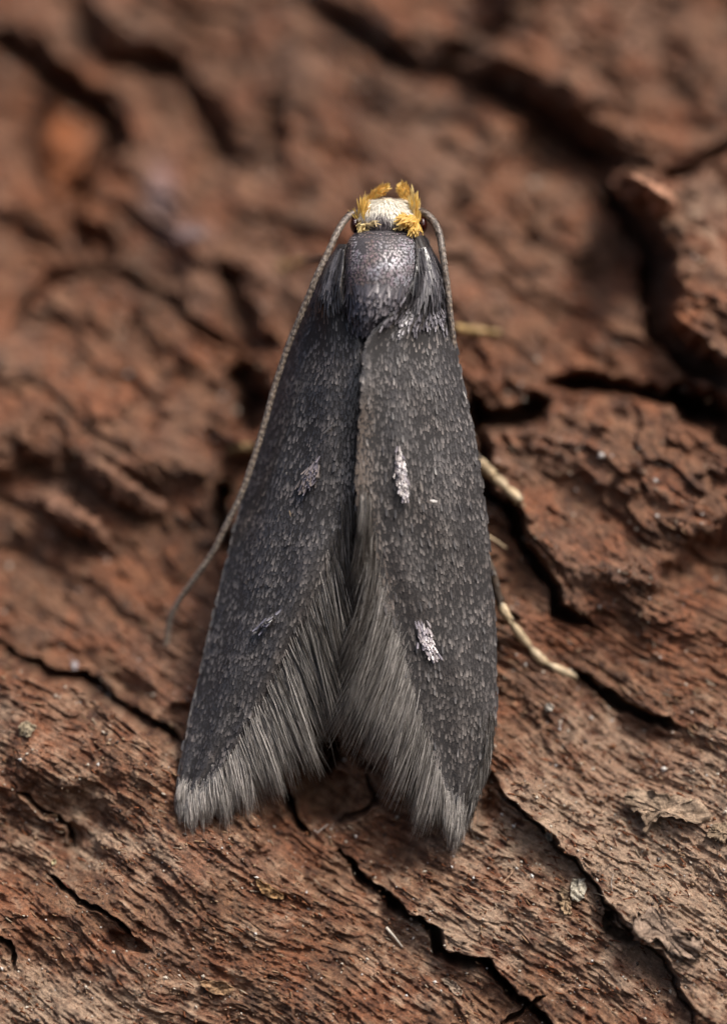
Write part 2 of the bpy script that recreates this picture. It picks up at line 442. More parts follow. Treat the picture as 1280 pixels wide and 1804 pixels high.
# ---- colour of the bark
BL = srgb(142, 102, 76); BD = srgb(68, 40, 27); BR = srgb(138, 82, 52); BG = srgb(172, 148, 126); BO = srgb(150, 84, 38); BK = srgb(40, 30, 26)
def bark_col(x, z, cm, ridge, px, py, pit, q):
    n1 = fbm(x / 1.6, z / 1.6, 101, 3); n2 = fbm(x / 0.35, z / 0.35, 102, 3); n3 = fbm(x / 0.9, z / 0.9, 103, 3)
    low = sstep(1000, 1450, py)
    n4 = fbm(x / 0.16, z / 0.16, 105, 3)
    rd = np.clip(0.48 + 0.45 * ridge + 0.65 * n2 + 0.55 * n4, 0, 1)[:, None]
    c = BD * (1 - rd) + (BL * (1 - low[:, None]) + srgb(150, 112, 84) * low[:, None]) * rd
    red = sstep(-0.05, 0.5, n3 + 0.3 * gnoise(q * 1.3, n3, 9) + 0.12)[:, None] * (0.65 - .05 * low[:, None])
    c = c * (1 - red) + BR * red * (0.45 + 0.75 * rd)
    # pale weathered crests and grey lichen dust, strongest low on the right
    z1 = np.exp(-(((px - 1130) / 260) ** 2 + ((py - 1430) / 150) ** 2)) + np.exp(-(((px - 1190) / 120) ** 2 + ((py - 1640) / 120) ** 2)) \
        + 0.35 * np.exp(-(((px - 180) / 200) ** 2 + ((py - 1450) / 120) ** 2)) + 0.5 * np.exp(-(((px - 1230) / 90) ** 2 + ((py - 420) / 160) ** 2)) \
        + 0.8 * np.exp(-(((px - 800) / 120) ** 2 + ((py - 1640) / 60) ** 2)) + 0.6 * np.exp(-(((px - 100) / 180) ** 2 + ((py - 1780) / 80) ** 2)) \
        + 0.6 * np.exp(-(((px - 60) / 150) ** 2 + ((py - 1240) / 60) ** 2))
    low = sstep(1000, 1500, py)
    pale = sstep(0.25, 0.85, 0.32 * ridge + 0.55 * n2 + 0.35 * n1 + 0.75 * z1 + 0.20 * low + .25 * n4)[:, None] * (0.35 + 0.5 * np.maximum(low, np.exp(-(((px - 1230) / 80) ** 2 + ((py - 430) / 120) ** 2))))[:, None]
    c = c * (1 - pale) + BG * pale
    big = fbm(x / 2.2, z / 1.8, 140, 3)
    pk = sstep(.0, .5, big)[:, None] * .35; c = c * (1 - pk) + srgb(142, 112, 94) * pk
    orr = sstep(.05, .5, -big + .1 * n2)[:, None] * .5 * (1 - .45 * low[:, None]); c = c * (1 - orr) + srgb(136, 84, 54) * orr
    # amber inner bark, upper left
    am = np.exp(-(((px - 110) / 65) ** 2 + ((py - 270) / 120) ** 2)) + 0.7 * np.exp(-(((px - 480) / 200) ** 2 + ((py - 620) / 70) ** 2)) * 0.3 \
        + 0.5 * np.exp(-(((px - 1180) / 40) ** 2 + ((py - 570) / 60) ** 2))
    am = np.clip(am, 0, 1)[:, None] * 0.85
    c = c * (1 - am) + BO * am
    gs = (np.exp(-(((px - 285) / 26) ** 2 + ((py - 345) / 50) ** 2)) + np.exp(-(((px - 330) / 40) ** 2 + ((py - 415) / 16) ** 2)))[:, None] * .6
    c = c * (1 - gs) + srgb(150, 138, 144) * gs
    # dark algae stains
    tp = np.exp(-(((px - 700) / 330) ** 2 + ((py - 60) / 170) ** 2)) + .6 * np.exp(-(((px - 1000) / 150) ** 2 + ((py - 560) / 120) ** 2))
    st = sstep(0.26, 0.62, fbm(x / 0.8, z / 0.8, 120, 4) + 0.12 * n2 + .3 * tp)[:, None] * 0.6
    c = c * (1 - st) + BK * st
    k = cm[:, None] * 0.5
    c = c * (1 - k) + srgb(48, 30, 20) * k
    return c

# ---- plates: grow regions from seeds, cheap across bark and dear across cracks
SEEDS = [(60, 20), (300, 50), (115, 270), (20, 350), (280, 320), (220, 640), (470, 400), (620, 40), (650, 250), (1150, 120), (1235, 450),
         (950, 470), (1150, 290), (900, 620), (1090, 830), (1000, 1150), (1240, 1180), (180, 1030), (70, 1290), (300, 1480), (60, 1470), (120, 1680), (560, 1420),
         (500, 1650), (900, 1600), (1180, 1540), (1220, 1760), (1110, 1350), (600, 1000), (900, 1010), (860, 60)]
cx = np.arange(-16, 16.01, 0.16); cz = np.arange(-15, 18.01, 0.16)
CX, CZ = np.meshgrid(cx, cz)
cpx, cpy, _ = to_px(CX.ravel(), CZ.ravel())
ccm = cracks(cpx, cpy, CX.ravel(), CZ.ravel())[1]
cost = (1 + 60 * ccm + 0.6 * np.abs(gnoise(CX.ravel() / 0.5, CZ.ravel() / 0.5, 5))).reshape(len(cz), len(cx))
lab = np.full(cost.shape, -1); heap = []
for i, (sx, sy) in enumerate(SEEDS):
    p = P(sx, sy, base_px(np.array(float(sx)), np.array(float(sy))))
    heap.append((0.0, int(round((p[2] + 15) / 0.16)), int(round((p[0] + 16) / 0.16)), i))
heapq.heapify(heap)
while heap:
    d, r, c, i = heapq.heappop(heap)
    if lab[r, c] >= 0: continue
    lab[r, c] = i
    for dr, dc in ((1, 0), (-1, 0), (0, 1), (0, -1)):
        a, b = r + dr, c + dc
        if 0 <= a < lab.shape[0] and 0 <= b < lab.shape[1] and lab[a, b] < 0:
            heapq.heappush(heap, (d + cost[a, b], a, b, i))
OFFS = [.4, .1, -.35, .3, 0, .5, .4, 0, .1, .5, .75, -.3, .1, -.1, .5, .05, .15, 0, .25, .12, -.12, .1, -.35, 0, .10, .16, .0, .08, -.2, .05, .1]
off = np.array(OFFS)[lab]
# every plate also tips a little its own way
tx = (hash2(lab, lab * 0, 5) / 4294967296.0 - .5); tz = (hash2(lab, lab * 0, 6) / 4294967296.0 - .5)
cxm = np.array([P(a, b, 1.0)[0] for a, b in SEEDS])[lab]; czm = np.array([P(a, b, 1.0)[2] for a, b in SEEDS])[lab]
low_ = sstep(-1.0, -5.0, CZ)
off = off + np.clip((tx * (CX - cxm) + tz * (CZ - czm)) * .30, -.4, .4) * (1 - .6 * low_)
for _ in range(2):
    pd = np.pad(off, 1, mode='edge'); off = (pd[1:-1, :-2] + pd[1:-1, 2:] + pd[:-2, 1:-1] + pd[2:, 1:-1] + 2 * pd[1:-1, 1:-1]) / 6
PLATE = off

# ---- the grid
xs = np.concatenate([np.linspace(-16, -7.3, 60)[:-1], np.linspace(-7.3, 7.3, 860), np.linspace(7.3, 16, 60)[1:]])
zs = np.concatenate([np.linspace(-15, -9.6, 40)[:-1], np.linspace(-9.6, -1.5, 520)[:-1], np.linspace(-1.5, 11.0, 360)[:-1], np.linspace(11.0, 18, 40)])
nx, nz = len(xs), len(zs)
GX, GZ = np.meshgrid(xs, zs)
fx, fz = GX.ravel(), GZ.ravel()
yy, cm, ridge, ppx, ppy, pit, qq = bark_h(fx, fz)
Vb = np.stack([fx, yy, fz], 1)
Y2 = yy.reshape(nz, nx)
dYdz, dYdx = np.gradient(Y2, zs, xs)
Nb = norm(np.stack([dYdx.ravel(), -np.ones(nx * nz), dYdz.ravel()], 1))
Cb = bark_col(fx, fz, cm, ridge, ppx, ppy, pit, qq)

I, J = np.meshgrid(np.arange(nz - 1), np.arange(nx - 1), indexing='ij')
v0 = (I * nx + J).ravel()
Fq = np.stack([v0, v0 + 1, v0 + nx + 1, v0 + nx], 1)
mx = xs[J.ravel()]; mz = zs[I.ravel()]
mx2 = mx + 0.12 * gnoise(mx / 0.3, mz / 0.3, 91); mz2 = mz + 0.12 * gnoise(mx / 0.3, mz / 0.3, 92)
fl = lab[np.clip(np.round((mz2 + 15) / 0.16).astype(int), 0, lab.shape[0] - 1), np.clip(np.round((mx2 + 16) / 0.16).astype(int), 0, lab.shape[1] - 1)]

bark = bpy.data.objects.new('tree_bark', None)
SC.collection.objects.link(bark)
bark['kind'] = 'structure'
bark['label'] = 'reddish brown cracked tree bark leaning away behind the moth'
for i in range(len(SEEDS)):
    f = Fq[fl == i]
    if not len(f): continue
    used = np.unique(f); remap = np.zeros(nx * nz, np.int64); remap[used] = np.arange(len(used))
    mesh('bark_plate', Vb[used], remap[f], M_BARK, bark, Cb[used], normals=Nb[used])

def on_bark(px, py):
    """point on the bark seen at photo position, and its normal"""
    px = np.atleast_1d(np.asarray(px, float)); py = np.atleast_1d(np.asarray(py, float))
    y = base_px(px, py)
    for _ in range(4):
        p = P(px, py, y); y = bark_y(p[:, 0], p[:, 2])
    p = P(px, py, y); e = 0.04
    gx = (bark_y(p[:, 0] + e, p[:, 2]) - bark_y(p[:, 0] - e, p[:, 2])) / (2 * e)
    gz = (bark_y(p[:, 0], p[:, 2] + e) - bark_y(p[:, 0], p[:, 2] - e)) / (2 * e)
    return p, norm(np.stack([gx, -np.ones_like(gx), gz], 1))

# ---- dust grains and splinters lying on the bark (uncountable)
def octa(c, r, squash):
    N = len(c)
    d = np.array([[1, 0, 0], [-1, 0, 0], [0, 1, 0], [0, -1, 0], [0, 0, 1], [0, 0, -1]], float)
    V = d[None] * r[:, None, None] * (1 + rng.uniform(-0.35, 0.35, (N, 6, 1))) * squash[:, None, :]
    th = rng.uniform(0, 6.28, N); c_, s_ = np.cos(th), np.sin(th)
    x = V[..., 0] * c_[:, None] - V[..., 2] * s_[:, None]; z = V[..., 0] * s_[:, None] + V[..., 2] * c_[:, None]
    V = np.stack([x, V[..., 1], z], -1) + c[:, None]
    f = np.array([[0, 3, 4], [3, 1, 4], [1, 2, 4], [2, 0, 4], [3, 0, 5], [1, 3, 5], [2, 1, 5], [0, 2, 5]])
    F = ((np.arange(N) * 6)[:, None, None] + f[None]).reshape(-1, 3)
    return V.reshape(-1, 3), F

def scatter(n, lo=-0.3):
    px = rng.uniform(-120, 1400, n); py = 2050 - (rng.uniform(0, 1, n) ** 1.5) * 2200
    dens = 0.30 + 0.5 * gnoise(px / 70, py / 70, 210) + 0.5 * np.exp(-(((px - 1100) / 250) ** 2 + ((py - 1450) / 200) ** 2))
    k = rng.uniform(0, 1, n) < np.clip(dens, 0.05, 1)
    return px[k], py[k]
px, py = scatter(46000); p, nrm = on_bark(px, py)
r = 0.013 + 0.030 * rng.uniform(0, 1, len(p)) ** 4 + 0.018 * (rng.uniform(0, 1, len(p)) > 0.985)
r = r + .04 * ((py < 1050) & (rng.uniform(0, 1, len(p)) > .985))
V, F = octa(p + nrm * (r * 0.4)[:, None], r, rng.uniform(0.6, 1.2, (len(p), 3)))
pal = np.array([srgb(190, 180, 165), srgb(150, 125, 100), srgb(120, 80, 55), srgb(205, 200, 195), srgb(70, 60, 55)])
c = pal[rng.choice(5, len(p), p=[.14, .26, .42, .06, .12])]
mesh('bark_dust', V, F, M_DUST, None, np.repeat(c, 6, 0), smooth=False, kind='stuff')['label'] = 'pale dust grains and crumbs sprinkled over the bark'

px, py = scatter(15000); p, nrm = on_bark(px, py)
k = nrm[:, 1] < -0.45; p, nrm = p[k], nrm[k]
ang = FIB + rng.normal(0, 0.28, len(p))
T = np.stack([np.cos(ang), np.zeros(len(p)), -np.sin(ang)], 1)
T = norm(T - (T * nrm).sum(1, keepdims=True) * nrm)
L = rng.uniform(0.06, 0.22, len(p)) * 0.9
tip = p + T * L[:, None] + nrm * (rng.uniform(-0.01, 0.04, len(p)))[:, None]
tip[:, 1] = np.minimum(tip[:, 1], bark_y(tip[:, 0], tip[:, 2]) + 0.004)
pal = np.array([srgb(150, 120, 92), srgb(130, 78, 48), srgb(96, 54, 36), srgb(165, 148, 128)])
c = pal[rng.choice(4, len(p), p=[.2, .35, .35, .10])]
V, F, C_ = strands(p, (p + tip) / 2 + nrm * 0.015, tip, rng.uniform(0.015, 0.04, len(p)), c * 0.8, c, rings=3, taper=0.4)
mesh('bark_splinters', V, F, M_SPLINT, None, C_, kind='stuff')['label'] = 'short loose wood fibres lying along the bark grain'

# ---- single flakes one could lift off
def flake(name, outline, thick, col, label, cat, rise=0.02, rot=0.0, group=None, jag=2.0, bend=0.04, mat=None, hgt=None):
    """outline in photo pixels; a thin curled chip lying on the bark"""
    o = np.array(outline, float); n = 64
    pts = polyline(np.concatenate([o, o[:1]]), n + 1)[:-1]
    pts += rng.uniform(-jag, jag, pts.shape) * 0.5 + 1.6 * jag * np.stack([gnoise(pts[:, 0] / 9, pts[:, 1] / 9, 61), gnoise(pts[:, 0] / 9, pts[:, 1] / 9, 62)], 1)
    cen = pts.mean(0); rings = [1.0, 0.88, 0.74, 0.6, 0.45, 0.3, 0.15]
    allp = np.concatenate([cen + (pts - cen) * s for s in rings] + [[cen]])
    b, nr = on_bark(allp[:, 0], allp[:, 1])
    base = np.median(b[:, 1]); fit = 0.45 * b[:, 1] + 0.55 * base
    rr = np.concatenate([np.full(n, s) for s in rings] + [[0.0]])
    up = rise + bend * rr ** 2 * (0.5 + gnoise(allp[:, 0] / 14, allp[:, 1] / 14, 5)) + 0.035 * gnoise(allp[:, 0] / 5, allp[:, 1] / 5, 8) + 0.03 * gnoise(allp[:, 0] / 11, allp[:, 1] / 11, 18)
    if hgt is not None: up = up + hgt * (1 - rr ** 2.5)
    front = P(allp[:, 0], allp[:, 1], np.minimum(fit, b[:, 1] + 0.02) - up - thick)
    back = front.copy(); back[:, 1] += thick + (hgt or 0) * (1 - rr ** 2)
    m = len(front); F4 = []; F3 = []
    for k in range(6):
        for i in range(n):
            j = (i + 1) % n
            F4.append([k * n + i, k * n + j, (k + 1) * n + j, (k + 1) * n + i]); F4.append([m + k * n + j, m + k * n + i, m + (k + 1) * n + i, m + (k + 1) * n + j])
    for i in range(n):
        j = (i + 1) % n
        F3.append([6 * n + i, 6 * n + j, 7 * n]); F3.append([m + 6 * n + j, m + 6 * n + i, m + 7 * n])
        F4.append([j, i, m + i, m + j])
    V = np.concatenate([front, back]); org = V.mean(0)
    cc = np.asarray(col) * (0.85 + 0.35 * (0.5 + gnoise(V[:, 0] * 7, V[:, 2] * 7, 3)))[:, None]
    ob = mesh(name, V - org, [np.array(F4), np.array(F3)], mat or M_FLAKE, None, cc)
    ob.location = org; ob['label'] = label; ob['category'] = cat
    if group: ob['group'] = group
    return ob

flake('lichen_flake', [(1008, 1548), (1030, 1550), (1028, 1580), (1010, 1588), (1004, 1568)], 0.03, srgb(190, 182, 165), 'whitish four sided flake standing on the bark low on the right', 'flake', bend=0.1)
flake('lichen_flake', [(984, 1562), (996, 1568), (1006, 1600), (998, 1612), (986, 1595)], 0.03, srgb(165, 140, 112), 'ragged tan crumb against the left edge of the whitish flake', 'flake', bend=0.08, jag=4)
flake('bark_chip', [(452, 1548), (470, 1558), (498, 1576), (496, 1584), (470, 1580), (456, 1568)], 0.03, srgb(178, 140, 98), 'small straw coloured wedge shaped chip below the left wing', 'chip', bend=0.06)
flake('bark_chip', [(775, 1722), (798, 1728), (815, 1752), (800, 1752)], 0.02, srgb(160, 140, 122), 'thin pale sliver near the bottom edge beside the long black crack', 'chip')
flake('bark_chip', [(350, 1730), (380, 1728), (412, 1740), (402, 1752), (372, 1750)], 0.03, srgb(165, 132, 100), 'soft tan chip lying at the bottom edge left of centre', 'chip', bend=0.07)
flake('lichen_crust', [(1098, 1400), (1130, 1392), (1180, 1402), (1230, 1410), (1252, 1440), (1225, 1452), (1180, 1436), (1150, 1448), (1138, 1466), (1128, 1436), (1105, 1420)], 0.05, srgb(165, 142, 120), 'greyish yellow crust with a curled lower rim on the right edge of the bark', 'lichen', bend=0.14, jag=4, rise=0.04)
flake('lichen_crust', [(1120, 1610), (1150, 1600), (1185, 1625), (1235, 1660), (1228, 1690), (1185, 1680), (1150, 1652), (1118, 1660)], 0.07, srgb(165, 142, 124), 'pale grey ragged crust overhanging the dark crack in the lower right corner', 'lichen', bend=0.1, jag=6, rise=0.05)
flake('lichen_crust', [(1252, 1455), (1285, 1448), (1300, 1470), (1270, 1485), (1250, 1475)], 0.05, srgb(160, 138, 114), 'small yellowish scrap of crust cut off by the right edge of the photo', 'lichen', jag=4)
flake('sand_grain', [(958, 1470), (968, 1466), (973, 1476), (964, 1482)], 0.05, srgb(205, 198, 185), 'largest whitish grain in the hollow right of the right wing tip', 'grain', jag=1)
flake('sand_grain', [(32, 1278), (48, 1270), (62, 1280), (52, 1296), (36, 1294)], 0.09, srgb(165, 150, 125), 'blurred beige grain near the left edge under the long crack', 'grain', jag=2)
flake('sand_grain', [(125, 1168), (133, 1164), (138, 1173), (131, 1180)], 0.06, srgb(200, 192, 195), 'bright round speck just above the long crack on the left', 'grain', jag=1)
flake('sand_grain', [(90, 1516), (97, 1514), (99, 1521), (92, 1524)], 0.05, srgb(215, 200, 160), 'shiny cream grain at the head of the short crack low on the left', 'grain', jag=1)
flake('sand_grain', [(958, 1240), (970, 1238), (972, 1250), (962, 1254)], 0.05, srgb(200, 192, 180), 'white crumb below the foot of the long pale leg', 'grain', jag=2)
flake('bark_chip', [(1072, 318), (1100, 304), (1150, 318), (1190, 350), (1186, 372), (1150, 378), (1100, 350)], 0.10, srgb(188, 138, 110), 'blurred oval salmon brown chip wedged by the black cleft at upper right', 'chip', hgt=0.55, rise=0.25, jag=4, mat=M_BARK)
flake('bark_chip', [(138, 815), (165, 812), (230, 850), (288, 888), (270, 905), (210, 872), (160, 845)], 0.05, srgb(146, 106, 84), 'blurred long pinkish chip left of the moth, upper one of two', 'chip', hgt=0.08, rise=0.0, jag=9, mat=M_BARK)
flake('bark_chip', [(82, 880), (120, 875), (180, 925), (192, 948), (150, 950), (100, 912)], 0.05, srgb(146, 106, 84), 'blurred reddish chip left of the moth, lower one of two', 'chip', hgt=0.08, rise=0.0, jag=9, mat=M_BARK)

def thread(ptspx, w, col, label, lift=0.05):
    q = polyline(ptspx, 14); b, nr = on_bark(q[:, 0], q[:, 1])
    y = b[:, 1]; y = 0.6 * y + 0.4 * y.mean(); y = np.minimum(y, b[:, 1]) - lift * np.sin(np.linspace(0, np.pi, 14)) - w
    path = P(q[:, 0], q[:, 1], y); org = path.mean(0)
    V, F = tube(path - org, w * (1 - 0.5 * np.linspace(0, 1, 14)), 6)
    o = mesh('fibre', V, F, M_SPLINT, None, np.broadcast_to(col, (len(V), 3))); o.location = org
    o['label'] = label; o['category'] = 'fibre'
thread([(680, 1634), (694, 1650), (708, 1668)], 0.03, srgb(205, 195, 180), 'short white splinter on the bark below the gap between the wings')
thread([(558, 1468), (570, 1458), (578, 1452)], 0.014, srgb(190, 180, 170), 'tiny white hair at the lower end of the short black crack')
thread([(885, 1556), (895, 1545), (904, 1534)], 0.022, srgb(170, 140, 115), 'tan splinter left of the whitish flake')
thread([(1078, 1570), (1076, 1555), (1080, 1540)], 0.010, srgb(170, 160, 150), 'fine upright hair above the dark hollow on the right')
thread([(920, 1444), (940, 1448), (960, 1440)], 0.012, srgb(150, 130, 105), 'thin straw hair lying level right of the right wing tip')
thread([(1215, 1408), (1222, 1430), (1236, 1448)], 0.018, srgb(190, 175, 145), 'pale bristle across the yellowish crust')

# ================================================================== the moth
moth = bpy.data.objects.new('moth', None)
SC.collection.objects.link(moth)
moth.location = P(600, 1000, 0.3)
moth['label'] = 'small charcoal grey moth with yellow head tufts resting head up'
moth['category'] = 'moth'
bpy.context.view_layer.update()
def part(name, V, F, mat, col=None, parent=None, label=None, smooth=True, kind=None):
    par = parent or moth
    org = np.array(moth.location)            # parts keep their parent's origin
    o = mesh(name, np.asarray(V) - org, F, mat, par, col, smooth, kind=kind)
    if label: o['label'] = label
    return o

# ---- body: head, thorax and abdomen as one skin
body_rows = [  # px centre, py, half width px, depth of centre, half depth
    (683, 349, 6, -0.05, 0.08), (683, 353, 30, -0.08, 0.28), (683, 364, 42, -0.12, 0.42), (683, 380, 50, -0.15, 0.50), (681, 395, 47, -0.15, 0.50),
    (679, 403, 40, -0.17, 0.45), (676, 411, 52, -0.22, 0.56), (673, 430, 62, -0.28, 0.70), (671, 465, 67, -0.32, 0.80), (668, 505, 66, -0.33, 0.80),
    (661, 540, 56, -0.33, 0.74), (652, 566, 38, -0.28, 0.66), (650, 620, 42, -0.05, 0.60), (645, 700, 60, 0.05, 0.62), (640, 800, 64, 0.05, 0.60),
    (630, 900, 60, 0.05, 0.56), (620, 1000, 52, 0.05, 0.5), (610, 1080, 38, 0.05, 0.4), (605, 1140, 22, 0.05, 0.25), (602, 1165, 6, 0.05, 0.08)]
br = polyline(body_rows, 130)
def body_at(py, ph):
    """point on the body skin; ph=0 faces the camera, +-pi/2 the sides"""
    c = np.interp(py, br[:, 1], br[:, 0]); w = np.interp(py, br[:, 1], br[:, 2])
    yc = np.interp(py, br[:, 1], br[:, 3]); hd = np.interp(py, br[:, 1], br[:, 4])
    return P(c + w * np.sin(ph), py, yc - hd * np.sign(np.cos(ph)) * np.abs(np.cos(ph)) ** .68)
ph = np.linspace(0, 2 * np.pi, 32, endpoint=False)
PY, PH = np.meshgrid(br[:, 1], ph, indexing='ij')
V = body_at(PY.ravel(), PH.ravel()); n = len(br)
i = np.arange(n - 1)[:, None] * 32; j = np.arange(32)[None]; k = (j + 1) % 32
F = np.stack([i + k, i + j, i + 32 + j, i + 32 + k], -1).reshape(-1, 4)
V = np.concatenate([V, [V[:32].mean(0)], [V[-32:].mean(0)]])
jj = np.arange(32); kk = (jj + 1) % 32
caps = np.concatenate([np.stack([np.full(32, n * 32), jj, kk], 1), np.stack([np.full(32, n * 32 + 1), (n - 1) * 32 + kk, (n - 1) * 32 + jj], 1)])
bc = np.concatenate([PY.ravel(), [349, 1165]]); hm = sstep(402, 392, bc)[:, None]
body = part('body', V, [F, caps], M_BODY, srgb(240, 228, 205) * hm + (srgb(78, 74, 77) * sstep(540, 500, bc)[:, None] + srgb(56, 52, 54) * sstep(500, 540, bc)[:, None]) * (1 - hm))

def surf_frame(S, u, v, du=1e-2, dv=1.0):
    p = S(u, v); a = S(u + du, v) - S(u - du, v); b = S(u, v + dv) - S(u, v - dv)
    n = norm(np.cross(a, b)); n = np.where((n[:, 1] > 0)[:, None], -n, n)
    return p, norm(a), norm(b), n

# thorax scales in neat rows
def Sb(u, v): return body_at(v, u)
rows = []
for r_i, py in enumerate(np.arange(404, 566, 4.2)):
    w = np.interp(py, br[:, 1], br[:, 2]); m = int(w * 3.0 / 4.6)
    for q in range(m):
        rows.append((-1.5 + 3.0 * (q + 0.5 * (r_i % 2)) / m + rng.normal(0, .015), py + rng.normal(0, 0.8)))
rows = np.array(rows); u, v = rows[:, 0], rows[:, 1]
p, a, b, nn = surf_frame(Sb, u, v)
late = sstep(500, 545, v)
xpx = 640 + p[:, 0] * 100
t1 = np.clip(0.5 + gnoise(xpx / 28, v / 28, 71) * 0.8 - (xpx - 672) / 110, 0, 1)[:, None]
cc = srgb(128, 112, 106) * t1 + srgb(164, 164, 172) * (1 - t1)  # brownish left, silvery blue sheen painted into the right side
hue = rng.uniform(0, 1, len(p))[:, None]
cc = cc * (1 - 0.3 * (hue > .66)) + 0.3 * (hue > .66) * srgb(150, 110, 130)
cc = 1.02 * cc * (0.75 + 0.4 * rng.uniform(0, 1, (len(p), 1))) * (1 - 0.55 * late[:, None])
bare = np.exp(-(((xpx - 640) / 14) ** 2 + ((v - 425) / 16) ** 2)) < rng.uniform(.35, .9, len(p))
dirn = b + a * rng.normal(0, 0.14, len(p))[:, None]; nn = norm(nn + rng.normal(0, .07, nn.shape))
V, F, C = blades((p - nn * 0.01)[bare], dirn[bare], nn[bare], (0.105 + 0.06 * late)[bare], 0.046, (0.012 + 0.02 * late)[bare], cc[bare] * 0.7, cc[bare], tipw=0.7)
parts = [(V, F, C)]
# tuft of long scales at the rear of the thorax
N = 560
py = rng.uniform(498, 570, N); uu = rng.normal(0, 0.75, N)
p, a, b, nn = surf_frame(Sb, uu, py)
d = b - a * (np.sin(uu) * 0.6)[:, None] + nn * 0.08 + a * rng.normal(0, .2, N)[:, None]
g = rng.uniform(0, 1, (N, 1)); cc = srgb(70, 68, 76) * (1 - g) + srgb(125, 118, 122) * g
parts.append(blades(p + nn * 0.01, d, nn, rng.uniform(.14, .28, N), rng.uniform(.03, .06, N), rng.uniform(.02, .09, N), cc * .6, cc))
V, F, C = merge(parts)
part('thorax_scales', V, F, M_THSC, C, body, kind='stuff')

# ---- head scales: cream cap, grey nape, yellow side tufts
N = 1900
py = rng.uniform(350, 400, N); uu = rng.uniform(-1.3, 1.3, N)
p, a, b, nn = surf_frame(Sb, uu, py, dv=0.5)
xpx = 640 + 100 * p[:, 0]
grey = sstep(372, 386, py + 6 * gnoise(xpx / 9, py / 9, 4) - 6 * np.exp(-((xpx - 665) / 16) ** 2) * -1)[:, None]
cc = srgb(255, 250, 238) * (1 - grey) + srgb(128, 118, 120) * grey
side = sstep(0.95, 1.2, np.abs(uu))[:, None]
cc = cc * (1 - side) + srgb(230, 180, 90) * side
cc *= rng.uniform(0.88, 1.05, (N, 1))
d = b + a * rng.normal(0, .22, N)[:, None] + a * (np.sin(uu) * 0.2)[:, None]
parts = [blades(p, d, nn, rng.uniform(.12, .22, N), rng.uniform(.014, .03, N), rng.uniform(.008, .04, N), cc * 0.95, cc, tipw=0.25)]
def tuft(n, px0, py0, spread, y, dirpx, fan, L, W, col, lift=.03, tipw=.45):
    n = int(n * 1.9)
    px = px0 + rng.normal(0, spread[0], n); py = py0 + rng.normal(0, spread[1], n)
    rr = P(px, py, y + rng.normal(0, 0.06, n))
    ang = math.atan2(dirpx[1], dirpx[0]) + rng.normal(0, fan, n)
    T = np.stack([np.cos(ang), rng.normal(-0.15, 0.2, n), -np.sin(ang)], 1)
    Nn = norm(np.stack([rng.normal(0, .5, n), -np.ones(n), rng.normal(0.2, .4, n)], 1))
    c = np.asarray(col) * rng.uniform(0.78, 1.1, (n, 1)); c2 = c + (srgb(250, 225, 160) - c) * rng.uniform(0, .5, (n, 1))
    return blades(rr, norm(T), Nn, rng.uniform(.7, 1.25, n) * L, rng.uniform(.7, 1.3, n) * W, lift, c * .85, c2, tipw=tipw, basew=.5)
Y1 = srgb(255, 214, 112); Y2c = srgb(255, 230, 160)
parts += [tuft(60, 642, 389, (2.5, 8), -0.42, (0.12, -1), .16, .24, .030, Y1, tipw=.2), tuft(40, 638, 386, (2, 6), -0.35, (0.10, -1), .14, .30, .025, Y1, tipw=.2),
          tuft(50, 643, 396, (4, 4), -0.50, (-0.5, 1), .45, .12, .030, Y2c), tuft(14, 630, 388, (1.5, 3), -0.32, (-.5, -1), .3, .17, .02, Y1, tipw=.2),
          tuft(40, 650, 393, (5, 3), -0.60, (0.9, .1), .5, .12, .03, srgb(225, 200, 150)),
          tuft(60, 728, 366, (3, 8), -0.42, (-0.12, -1), .16, .17, .035, Y2c, tipw=.3), tuft(60, 732, 380, (3, 8), -0.40, (-0.1, -1), .15, .24, .03, Y1, tipw=.2),
          tuft(60, 725, 387, (6, 4), -0.64, (-0.8, .5), .4, .18, .042, Y1, tipw=.4), tuft(46, 730, 394, (3, 4), -0.60, (-0.1, 1), .3, .18, .042, Y1, tipw=.4),
          tuft(30, 716, 384, (5, 3), -0.68, (-1, .2), .4, .12, .036, Y1), tuft(20, 710, 396, (4, 3), -0.66, (-1, .6), .4, .12, .034, Y2c)]
V, F, C = merge(parts)
part('head_scales', V, F, M_YEL, C, body, kind='stuff', label='cream crown with tufts of yellow scales on both sides')

# ---- labial palps
def palp(pts, y, rad, n, label):
    q = polyline(pts, 24); yv = np.linspace(y[0], y[1], 24)
    path = P(q[:, 0], q[:, 1], yv)
    r = rad * np.interp(np.linspace(0, 1, 24), [0, .15, .6, .9, 1], [.6, .8, .9, .7, .15])
    V, F = tube(path, r, 10)
    c = np.broadcast_to(srgb(240, 195, 105), (len(V), 3))
    ps = [(V, F, c)]
    t = rng.integers(0, 23, n); T = norm(np.gradient(path, axis=0))[t]
    ph = rng.uniform(0, 6.28, n); A = norm(np.cross(T, [0, -1, 0.01])); B = np.cross(A, T)
    nn = np.cos(ph)[:, None] * A + np.sin(ph)[:, None] * B
    cc = (Y1 + (srgb(240, 215, 150) - Y1) * rng.uniform(0, .7, (n, 1))) * rng.uniform(.75, 1.05, (n, 1))
    ps.append(blades(path[t] + nn * (r[t] * .9)[:, None], norm(T + nn * 0.35 + A * rng.normal(0, .15, (n, 1))), nn, rng.uniform(.05, .11, n), rng.uniform(.02, .04, n), .015, cc * .85, cc, tipw=.35))
    V, F, C = merge(ps)
    part('labial_palp', V, F, M_YEL, C, label=label)
palp([(655, 372), (653, 355), (660, 342), (668, 337), (681, 329)], (-0.15, -0.35), .085, 220, 'left palp curved inwards')
palp([(718, 372), (716, 355), (712, 343), (710, 335), (707, 327)], (-0.15, -0.3), .105, 260, 'right palp, stubby and upright')

